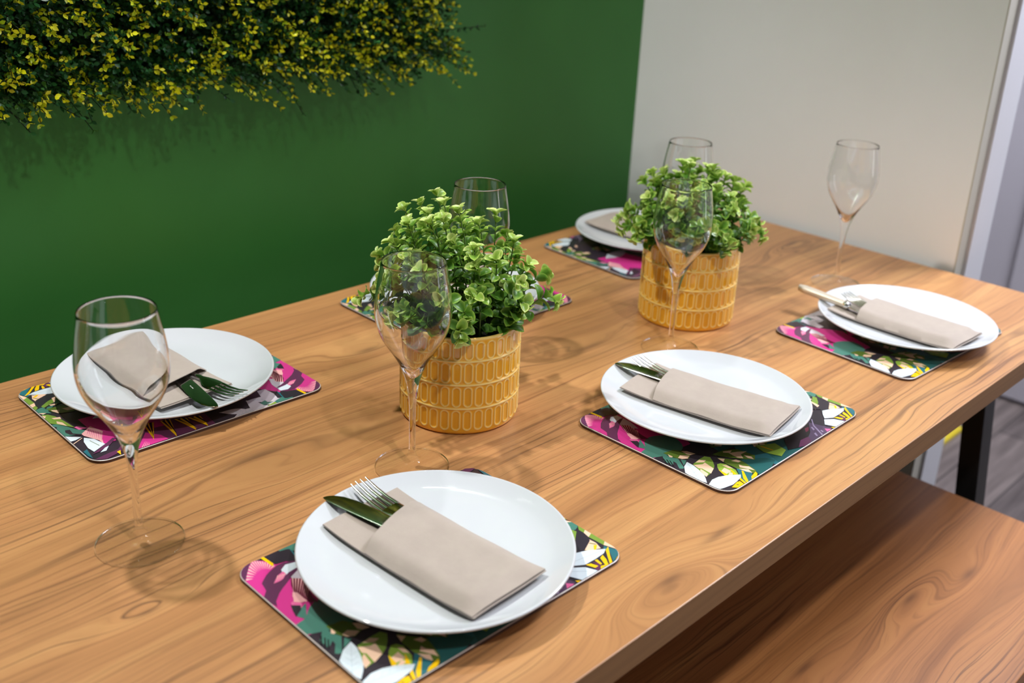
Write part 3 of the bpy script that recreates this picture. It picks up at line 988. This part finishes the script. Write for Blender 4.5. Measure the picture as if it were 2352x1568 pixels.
# ------------------------------------------------------------------ cutlery
def ribbon(name, sections, parent, mat=M_steel, n=10, flat=.9):
    """sections: (y, zc, half width, half thickness, xoffset) -> elliptical loft along y"""
    V, F = [], []
    for (y, zc, hw, ht, xo) in sections:
        for k in range(n):
            a = 2 * pi * k / n
            ca, sa = cos(a), sin(a)
            px = abs(ca) ** .6 * (1 if ca >= 0 else -1)
            pz = abs(sa) ** flat * (1 if sa >= 0 else -1)
            V.append((xo + hw * px, y, zc + ht * pz))
    m = len(sections)
    for s in range(m - 1):
        for k in range(n):
            k2 = (k + 1) % n
            F.append((s * n + k, s * n + k2, (s + 1) * n + k2, (s + 1) * n + k))
    F.append(tuple(range(n))[::-1])
    F.append(tuple((m - 1) * n + k for k in range(n)))
    return mesh_obj(name, V, F, mat, parent, True, None, 60)

def make_knife(label, thick=1.0, hmat=None):
    root = empty('table_knife', (0, 0, 0), 0, label, 'knife', 'steel table knives in the napkins')
    # y from 0 (handle end) to 0.215 (blade tip)
    h = [(0.0, 0, .0040, .0022, 0), (0.002, 0, .0068, .0022, 0), (0.008, 0, .0086, .0026, 0), (0.025, 0, .0084, .0027, 0), (0.060, 0, .0074, .0026, 0), (0.078, 0, .0066, .0024, 0)]
    h = [(y, z, w, t_ * thick, o_) for y, z, w, t_, o_ in h]
    ribbon('handle', h, root, hmat or M_steel, n=14)
    c = [(0.078, 0, .0072, .0026 * thick, 0), (0.080, 0, .0078, .0029 * thick, 0), (0.084, 0, .0078, .0029 * thick, 0), (0.087, 0, .0066, .0020, 0)]
    ribbon('collar', c, root, n=14)
    b = [(0.087, 0, .0055, .0016, 0), (0.094, 0, .0078, .0011, .001), (0.110, 0, .0090, .0010, .0015), (0.140, 0, .0096, .0009, .0015), (0.165, 0, .0094, .0008, .001), (0.180, 0, .0078, .0007, -.0002),
         (0.189, 0, .0054, .0006, -.002), (0.1935, 0, .0026, .0005, -.0036), (0.195, 0, .0008, .0004, -.0048)]
    ribbon('blade', b, root, n=16, flat=.35)
    return root

def make_fork(label):
    root = empty('dinner_fork', (0, 0, 0), 0, label, 'fork', 'steel dinner forks in the napkins')
    h = [(0.0, 0.0004, .0040, .0010, 0), (0.003, 0.0004, .0072, .0014, 0), (0.012, 0.0005, .0084, .0016, 0), (0.035, 0.0006, .0072, .0015, 0), (0.070, 0.0012, .0046, .0015, 0),
         (0.095, 0.0018, .0034, .0016, 0), (0.107, 0.0018, .0034, .0016, 0)]
    ribbon('handle', h, root, n=12)
    hd = [(0.107, 0.0018, .0034, .0016, 0), (0.113, 0.0016, .0066, .0014, 0), (0.120, 0.0010, .0098, .0012, 0), (0.128, 0.0006, .0112, .0011, 0), (0.136, 0.0, .0116, .0011, 0)]
    head = ribbon('head', hd, root, n=14)
    for k in range(4):
        x = (k - 1.5) * 0.0063
        tn = [(0.1355, 0.0, .0021, .0011, x), (0.150, 0.0002, .0019, .0011, x * .985), (0.166, 0.0022, .0017, .0010, x * .97), (0.178, 0.0052, .0013, .0009, x * .96), (0.1835, 0.0070, .0006, .0005, x * .96)]
        ribbon('tine', tn, head, n=8)
    return root

def place(root, tail, head, roll=0.0, label=None):
    """put local +y along tail->head; origin at tail; roll about the long axis"""
    d = (Vector(head) - Vector(tail)).normalized()
    xax = d.cross(Vector((0, 0, 1))).normalized()
    zax = xax.cross(d)
    M = Matrix((xax, d, zax)).transposed()
    M = M @ Matrix.Rotation(roll, 3, 'Y')
    root.rotation_euler = M.to_euler()
    root.location = tail
    if label: root['label'] = label
    return root

knife0 = make_knife('k')
fork0 = make_fork('f')
def dup(src):
    return copy_tree(src, (0, 0, 0), 0, 'x')
def W(x, y, z): return (x, y, TZ + z)
def along(tip, entry, zt, ze, Ltot, Lextra=0.0):
    """tip and entry (x,y) on the table plan with their heights; returns tail position so the tip end lands on tip"""
    T = Vector((tip[0], tip[1], TZ + zt)); E = Vector((entry[0], entry[1], TZ + ze))
    d = (E - T).normalized()
    return tuple(T + d * Ltot), tuple(T)

CUT = dict(
    A=dict(knife=((-0.1225, -0.0940), (-0.1095, -0.1580), .0302, .0282, -.04), fork=((-0.0885, -0.0985), (-0.0870, -0.1500), .0280, .0268, -.03)),
    B=dict(knife=((0.3360, -0.0775), (0.3480, -0.1480), .0302, .0280, -.04), fork=((0.3600, -0.0885), (0.3580, -0.1450), .0280, .0266, -.03)),
    D=dict(knife=((-0.1095, 0.1360), (-0.0960, 0.2210), .0302, .0276, .04), fork=((-0.0715, 0.1400), (-0.0780, 0.2190), .0280, .0262, .0)),
    E=dict(knife=((0.3640, 0.1360), (0.3740, 0.2060), .0302, .0280, .04), fork=((0.4020, 0.1380), (0.3960, 0.2080), .0280, .0264, .0)),
    F=dict(knife=((0.8200, 0.1360), (0.8300, 0.2060), .0302, .0280, .04), fork=((0.8600, 0.1380), (0.8540, 0.2080), .0280, .0264, .0)),
)
KW = dict(A='on the nearest plate', B='on the middle plate of the bench side', C='on the plate at the far right end', D='on the left plate by the green wall',
          E='on the plate behind the nearer potted plant', F='on the far corner plate')
for k, c in CUT.items():
    tip, ent, zt, ze, roll = c['knife']
    tail, tp = along(tip, ent, zt, ze, 0.195)
    place(knife0 if k == 'A' else dup(knife0), tail, tp, roll, 'polished steel knife, blade out of the napkin ' + KW[k])
    tip, ent, zt, ze, roll = c['fork']
    tail, tp = along(tip, ent, zt, ze, 0.1835)
    place(fork0 if k == 'A' else dup(fork0), tail, tp, roll, 'polished steel fork, tines out of the napkin ' + KW[k])
# pale etched marks near the root of the blade on the left knife
mk_root = [o for o in bpy.data.objects if o.name.startswith('table_knife') and o.parent is None and 'left plate' in o.get('label', '')][0]
mbm = bmesh.new()
for q in range(9):
    if q == 3: continue
    y0 = 0.126 + q * 0.00115
    box_bm(0.0002, 0.0010 + 0.0004 * ((q * 5) % 3) / 2, y0, y0 + 0.0006, 0.00095, 0.00102, bm=mbm)
mk = bm_obj('etched_mark', mbm, plain('etched_white', lin(225, 225, 220), 0.7), mk_root)
mk['label'] = 'tiny row of pale etched marks'
# far right setting: the knife lies with its handle out
kn = make_knife('k', 2.0, plain('beige_reflection_steel', lin(206, 194, 176), 0.42, 0.45))  # beige of the reflected wall is put into the handle's steel colour
place(kn, W(0.7600, -0.0890, .0355), W(0.7590, -0.1960, .0298), -.04, 'steel knife with its handle out of the napkin on the far right plate')
fk = dup(fork0)
tail, tp = along((0.8000, -0.1440), (0.7900, -0.2000), .0272, .0262, 0.1835)
place(fk, tail, tp, 0, 'steel fork under the knife handle on the far right plate')

# ------------------------------------------------------------------ wine glasses
GH = 0.2339
def glass_profiles():
    outer = [(0.0037, 0.0190), (0.0035, 0.030), (0.0035, 0.050), (0.0038, 0.070), (0.0046, 0.085), (0.0060, 0.095), (0.0080, 0.104), (0.0105, 0.112), (0.0142, 0.121), (0.0197, 0.131),
             (0.0262, 0.141), (0.0322, 0.151), (0.0364, 0.161), (0.0388, 0.171), (0.0395, 0.180), (0.0392, 0.190), (0.0381, 0.200), (0.0365, 0.211), (0.0346, 0.222), (0.0328, 0.2325)]
    inner = [(0.0320, 0.2325), (0.0337, 0.222), (0.0356, 0.211), (0.0372, 0.200), (0.0382, 0.190), (0.0385, 0.180), (0.0377, 0.171), (0.0352, 0.161), (0.0308, 0.151), (0.0246, 0.141),
             (0.0178, 0.131), (0.0116, 0.1215), (0.0062, 0.1135), (0.0026, 0.1085), (0.0, 0.1070)]
    return outer, inner
def make_glass(loc, label):
    root = empty('wine_glass', loc, 0, label, 'wine glass', 'empty wine glasses on the table')
    outer, inner = glass_profiles()
    so = spline(outer, 4)
    # split the outside between stem and bowl at z = 0.095
    cut = min(range(len(so)), key=lambda i: abs(so[i][1] - 0.104))
    stem = so[:cut + 1]
    bowl = so[cut:] + [(0.0326, 0.2336), (0.0324, GH), (0.0322, 0.2336)] + spline(inner, 4)
    foot = [(0.0, 0.0016), (0.012, 0.0012), (0.030, 0.0006), (0.0385, 0.0003), (0.0396, 0.0006), (0.0401, 0.0013), (0.0396, 0.0020), (0.0380, 0.0023), (0.030, 0.0030), (0.020, 0.0044),
            (0.012, 0.0066), (0.0075, 0.0096), (0.0050, 0.0135), (0.0037, 0.0190)]
    for nm, pr in (('bowl', bowl), ('stem', stem), ('foot', spline(foot, 4))):
        v, f = lathe(pr, 96)
        rad = [hypot(*q[:2]) for q in v]
        solid = [0 if nm != 'foot' or max(rad[i] for i in q) > 0.0394 else 1 for q in f]
        o = mesh_obj(nm, v, f, [M_glass, M_thin], root, True, solid)
        if nm != 'foot': o.cycles.is_caustics_caster = True
    return root
GL = [(-0.2715, -0.0074, 'nearest and leftmost, standing alone at the left front'), (0.0074, -0.0666, 'standing in front of the nearer yellow pot'),
      (0.4805, -0.0556, 'standing in front of the second yellow pot'), (0.9140, -0.0710, 'at the far right, against the pale wall'),
      (0.2625, 0.1067, 'behind the nearer potted plant, only its rim showing'), (0.6966, 0.0948, 'behind the second potted plant, in front of the pale wall')]
g0 = None
for x, y, w in GL:
    lab = 'tall empty wine glass ' + w
    if g0 is None: g0 = make_glass((x, y, TZ + 0.0003), lab)
    else: copy_tree(g0, (x, y, TZ + 0.0003), 0, lab)

# ------------------------------------------------------------------ potted plants
POT_R, POT_H = 0.0700, 0.1185
def make_pot(parent):
    ncap = 34
    per = 14
    n = ncap * per
    nz = 132
    rows = [(0.0065, 0.0305), (0.0360, 0.0600), (0.0655, 0.0895), (0.0940, 0.1145)]
    ridges = [0.0332, 0.0627, 0.0917]
    zs = np.linspace(0.0, POT_H, nz)
    A = (np.arange(n) + 0.5) / per
    fr = (A % 1.0) - 0.5                         # -0.5..0.5 inside each capsule cell
    cw = 2 * pi * POT_R / ncap
    X = fr * cw                                  # metres from the capsule axis
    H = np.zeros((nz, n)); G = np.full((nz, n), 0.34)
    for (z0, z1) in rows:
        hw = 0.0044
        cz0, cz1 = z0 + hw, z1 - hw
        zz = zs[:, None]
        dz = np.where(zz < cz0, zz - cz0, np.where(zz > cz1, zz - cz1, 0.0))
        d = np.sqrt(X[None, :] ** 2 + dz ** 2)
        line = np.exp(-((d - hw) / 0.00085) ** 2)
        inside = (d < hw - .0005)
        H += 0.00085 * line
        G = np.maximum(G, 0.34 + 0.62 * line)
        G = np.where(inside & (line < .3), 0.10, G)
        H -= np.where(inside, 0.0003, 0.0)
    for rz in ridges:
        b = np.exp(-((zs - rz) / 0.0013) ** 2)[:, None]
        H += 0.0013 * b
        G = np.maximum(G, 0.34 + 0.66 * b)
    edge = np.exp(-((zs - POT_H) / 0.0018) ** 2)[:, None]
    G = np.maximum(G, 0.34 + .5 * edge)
    R = POT_R + H - 0.0025 * np.clip(1 - zs / 0.004, 0, 1)[:, None] ** 2
    ang = 2 * pi * A / ncap
    V = np.stack([R * np.cos(ang)[None], R * np.sin(ang)[None], np.repeat(zs[:, None], n, 1)], -1).reshape(-1, 3)
    F = []
    k = np.arange(n)
    for j in range(nz - 1):
        a = j * n + k; b = j * n + (k + 1) % n
        F.append(np.stack([a, b, b + n, a + n], 1))
    F = np.concatenate(F)
    # rim and inside wall
    extra, g2 = [], []
    prof = [(POT_R - 0.0006, POT_H + 0.0009), (POT_R - 0.0022, POT_H + 0.0012), (POT_R - 0.0040, POT_H + 0.0006), (POT_R - 0.0046, POT_H - 0.002), (POT_R - 0.0048, 0.012), (0.0, 0.012)]
    for r, z in prof[:-1]:
        extra.append(np.stack([r * np.cos(ang), r * np.sin(ang), np.full(n, z)], -1)); g2.append(np.full(n, .7 if z > POT_H else .3))
    base = len(V)
    V = np.concatenate([V] + extra)
    Fx = []
    prev = (nz - 1) * n
    for i in range(len(extra)):
        cur = base + i * n
        Fx.append(np.stack([prev + k, prev + (k + 1) % n, cur + (k + 1) % n, cur + k], 1))
        prev = cur
    F = np.concatenate([F] + Fx)
    faces = [tuple(f) for f in F.tolist()] + [tuple((prev + k).tolist()), tuple(k[::-1].tolist())]
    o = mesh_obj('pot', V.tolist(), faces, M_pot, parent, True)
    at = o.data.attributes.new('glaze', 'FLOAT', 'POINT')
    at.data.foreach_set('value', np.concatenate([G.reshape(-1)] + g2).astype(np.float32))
    o['label'] = 'mustard yellow glazed pot embossed with rows of capsule shapes'
    return o

def leaf_template(nl=7):
    """cupped rounded leaf, length 1 along +y, normal +z; returns verts, faces, edge factor"""
    V, F, E = [], [], []
    hw = [0.03, 0.20, 0.345, 0.40, 0.375, 0.25, 0.03]
    ys = [0.0, 0.12, 0.32, 0.52, 0.74, 0.92, 1.0]
    cx = [-1, -0.5, 0, 0.5, 1]
    for j in range(nl):
        for c in cx:
            x = hw[j] * c
            z = 0.16 * (abs(c) ** 1.7) * (hw[j] / .4) + 0.10 * sin(pi * ys[j]) - 0.20 * ys[j] ** 2 - (0.02 if c == 0 else 0)
            V.append((x, ys[j], z)); E.append(max(abs(c) ** 3, (ys[j] > .9) * .8))
    for j in range(nl - 1):
        for i in range(4):
            a = j * 5 + i
            F.append((a, a + 1, a + 6, a + 5))
    return np.array(V), np.array(F), np.array(E)
LV, LF, LE = leaf_template()

def frame(d, up):
    d = d / np.linalg.norm(d)
    x = np.cross(d, up); nx = np.linalg.norm(x)
    if nx < 1e-6: x = np.array([1., 0, 0])
    else: x = x / nx
    return np.stack([x, d, np.cross(x, d)])

def make_foliage(parent, seed, lean, top, nsp, rad, keep_off=()):
    r = np.random.default_rng(seed)
    VV, FF, TT, SV, SF = [], [], [], [], []
    nv = 0
    def add_leaf(pos, d, up, L, wid, tint, edge):
        nonlocal nv
        M = frame(d, up)
        P = (LV * [wid * L, L, L]) @ M + pos
        for kx, ky in keep_off:
            if np.min(np.hypot(P[:, 0] - kx, P[:, 1] - ky)) < 0.043: return
        VV.append(P); FF.append(LF + nv); nv += len(P)
        TT.append(np.clip(tint + edge * LE, 0, 1))
    def add_stem(pts, r0):
        s = len(SV)
        for i, p in enumerate(pts):
            for k in range(4):
                a = pi / 2 * k
                SV.append((p[0] + r0 * cos(a), p[1] + r0 * sin(a), p[2]))
        for i in range(len(pts) - 1):
            for k in range(4):
                SF.append((s + i * 4 + k, s + i * 4 + (k + 1) % 4, s + i * 4 + 4 + (k + 1) % 4, s + i * 4 + 4 + k))
    for i in range(nsp):
        az = 2 * pi * (i * 0.618034) + r.uniform(-.25, .25)
        q = sqrt((i + .5) / nsp)                           # 0 centre .. 1 outside
        base = np.array([cos(az), sin(az), 0]) * (0.010 + 0.048 * q) + [0, 0, POT_H - 0.012]
        out = np.array([cos(az), sin(az), 0])
        reach = rad * q * r.uniform(.82, 1.08)
        rise = (top - POT_H) * (1 - 0.80 * q ** 2.2) * r.uniform(.80, 1.08)
        end = np.array([0, 0, POT_H - .012]) + r.normal(0, .009, 3) * [1, 1, .3] + out * max(reach, .012) + [0, 0, rise] + np.array([lean[0], lean[1], 0]) * (rise / .13)
        mid = base * .45 + end * .55 + out * 0.012 * q + np.array([0, 0, .024 + .012 * q])
        N = 9
        pts = []
        for t in np.linspace(0, 1, N):
            pts.append((1 - t) ** 2 * base + 2 * t * (1 - t) * mid + t * t * end)
        add_stem(pts, 0.0009)
        for jn in range(1, N):
            t = jn / (N - 1)
            p = pts[jn]
            d = pts[jn] - pts[jn - 1]
            d = d / np.linalg.norm(d)
            tw = (jn % 2) * pi / 2 + r.uniform(-.35, .35) + i
            a = np.cross(d, [0.3, 0.2, 1.0]); a /= np.linalg.norm(a)
            b = np.cross(d, a)
            L = (0.0190 - 0.0060 * t) * r.uniform(.80, 1.18)
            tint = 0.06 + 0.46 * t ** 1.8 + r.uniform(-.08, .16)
            for s in (0, pi):
                w = a * cos(tw + s) + b * sin(tw + s)
                ld = w * .92 + d * (.30 + .5 * t) + r.normal(0, .22, 3)
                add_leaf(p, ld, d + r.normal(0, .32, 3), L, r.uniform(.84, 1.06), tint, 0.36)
        d = pts[-1] - pts[-2]; d /= np.linalg.norm(d)
        a = np.cross(d, [0.3, 0.2, 1.0]); a /= np.linalg.norm(a); b = np.cross(d, a)
        for s in range(3):
            w = a * cos(2.1 * s + i) + b * sin(2.1 * s + i)
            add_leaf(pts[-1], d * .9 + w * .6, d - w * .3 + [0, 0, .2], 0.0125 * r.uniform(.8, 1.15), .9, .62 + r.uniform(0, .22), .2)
    V = np.concatenate(VV)
    # keep everything above the pot rim out of the glaze and clear of the table
    F = np.concatenate(FF)
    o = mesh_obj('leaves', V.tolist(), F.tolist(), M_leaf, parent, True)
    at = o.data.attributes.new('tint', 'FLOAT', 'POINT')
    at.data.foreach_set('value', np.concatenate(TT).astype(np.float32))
    mesh_obj('stems', SV, SF, M_stem, parent, True)
    return o

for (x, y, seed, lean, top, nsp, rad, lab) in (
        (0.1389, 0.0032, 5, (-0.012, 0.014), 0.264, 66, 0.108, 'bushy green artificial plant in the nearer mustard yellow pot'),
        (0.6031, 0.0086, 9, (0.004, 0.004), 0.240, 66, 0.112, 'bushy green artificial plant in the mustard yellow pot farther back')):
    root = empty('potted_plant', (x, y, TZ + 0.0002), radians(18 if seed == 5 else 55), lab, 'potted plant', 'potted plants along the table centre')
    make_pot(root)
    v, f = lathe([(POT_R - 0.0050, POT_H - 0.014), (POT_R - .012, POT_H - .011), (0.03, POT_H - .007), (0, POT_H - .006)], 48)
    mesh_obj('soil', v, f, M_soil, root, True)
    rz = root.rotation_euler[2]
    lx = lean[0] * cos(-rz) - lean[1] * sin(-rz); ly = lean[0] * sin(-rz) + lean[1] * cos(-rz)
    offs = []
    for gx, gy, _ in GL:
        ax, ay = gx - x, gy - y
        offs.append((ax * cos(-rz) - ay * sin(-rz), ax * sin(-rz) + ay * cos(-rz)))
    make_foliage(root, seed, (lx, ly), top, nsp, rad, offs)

# ------------------------------------------------------------------ artificial hedge on the green wall
def make_hedge():
    r = np.random.default_rng(3)
    root = empty('hedge_panel', (0, WALL_Y, TZ), 0, 'artificial boxwood hedge panel with yellow tipped leaves on the green wall', 'wall plant')
    x0, x1, z0, z1 = -0.50, 0.552, 0.328, 0.70
    bm_obj('backing', box_bm(x0 + .01, x1 - .012, -0.012, -0.0005, z0 + .01, z1), M_hedgeback, root)
    # small flat-ish leaf, length 1
    T = np.array([(0, 0, 0), (-.26, .30, .06), (.26, .30, .06), (-.30, .62, .06), (.30, .62, .06), (0, 1.0, -.04), (0, .32, -.02), (0, .64, .0)])
    TF = [(0, 2, 6, 1), (1, 6, 7, 3), (6, 2, 4, 7), (3, 7, 4, 5)]
    TF = np.array(TF)
    VV, FF, TT = [], [], []
    SV, SF = [], []
    nv = 0
    sp = 0.0122
    nx = int((x1 - x0) / sp); nz = int((z1 - z0) / sp)
    for i in range(nx):
        for j in range(nz):
            for q in range(3 if j < 2 else 1):
                bx = x0 + (i + .5) * sp + r.uniform(-.007, .007)
                bz = z0 + (j + .5) * sp + r.uniform(-.007, .007)
                dirv = np.array([r.normal(0, .26), -1.0, r.normal(0.0, .26) - .04])
                if j == 0: dirv[2] -= r.uniform(0.0, .22)
                if i >= nx - 1: dirv[0] += r.uniform(0.0, .3)
                dirv[0] = min(max(dirv[0], -.42), .42); dirv[2] = min(max(dirv[2], -.44), .44)
                dirv /= np.linalg.norm(dirv)
                ln = r.uniform(.066, .106)
                bend = np.array([r.normal(0, .014), 0, r.normal(-.004, .012)])
                base = np.array([bx, -0.008, bz])
                nn = 10
                yel = r.uniform(0, 1) < .58
                prev = base
                s = len(SV)
                for k in range(1, nn + 1):
                    t = k / nn
                    p = base + dirv * ln * t + bend * t * t
                    d = p - prev; d /= np.linalg.norm(d); prev = p
                    a = np.cross(d, [0, 0.2, 1.0]); a /= np.linalg.norm(a); b = np.cross(d, a)
                    tw = (k % 2) * pi / 2 + r.uniform(-.5, .5)
                    L = 0.0098 * (1.0 - .22 * t) * r.uniform(.8, 1.2)
                    if yel and t > .85: tint = .66 + r.uniform(0, .30)
                    elif yel and t > .74: tint = .48 + r.uniform(0, .26)
                    else: tint = r.uniform(.05, .50)
                    for s2 in (0, pi):
                        w = a * cos(tw + s2) + b * sin(tw + s2)
                        M = frame(w * .85 + d * (.55 + .5 * t) + r.normal(0, .2, 3), d + r.normal(0, .25, 3))
                        P = (T * L) @ M + p
                        VV.append(P); FF.append(TF + nv); nv += 8
                        TT.append(np.full(8, tint))
                for p in (base, prev):
                    for m in range(3):
                        an = 2.1 * m
                        SV.append((p[0] + .0007 * cos(an), p[1], p[2] + .0007 * sin(an)))
                for m in range(3):
                    SF.append((s + m, s + (m + 1) % 3, s + 3 + (m + 1) % 3, s + 3 + m))
    V = np.concatenate(VV)
    V[:, 1] = np.minimum(V[:, 1], -0.002)
    o = mesh_obj('foliage', V.tolist(), np.concatenate(FF).tolist(), M_hedge, root, True)
    at = o.data.attributes.new('tint', 'FLOAT', 'POINT')
    at.data.foreach_set('value', np.concatenate(TT).astype(np.float32))
    o['kind'] = 'stuff'
    mesh_obj('twigs', SV, SF, M_hedgestem, root, True)['kind'] = 'stuff'
    return root
make_hedge()

# glass caustics fall on the table
for o in bpy.data.objects:
    if o.type == 'MESH' and o.name.split('.')[0] in ('tabletop',):
        o.cycles.is_caustics_receiver = True
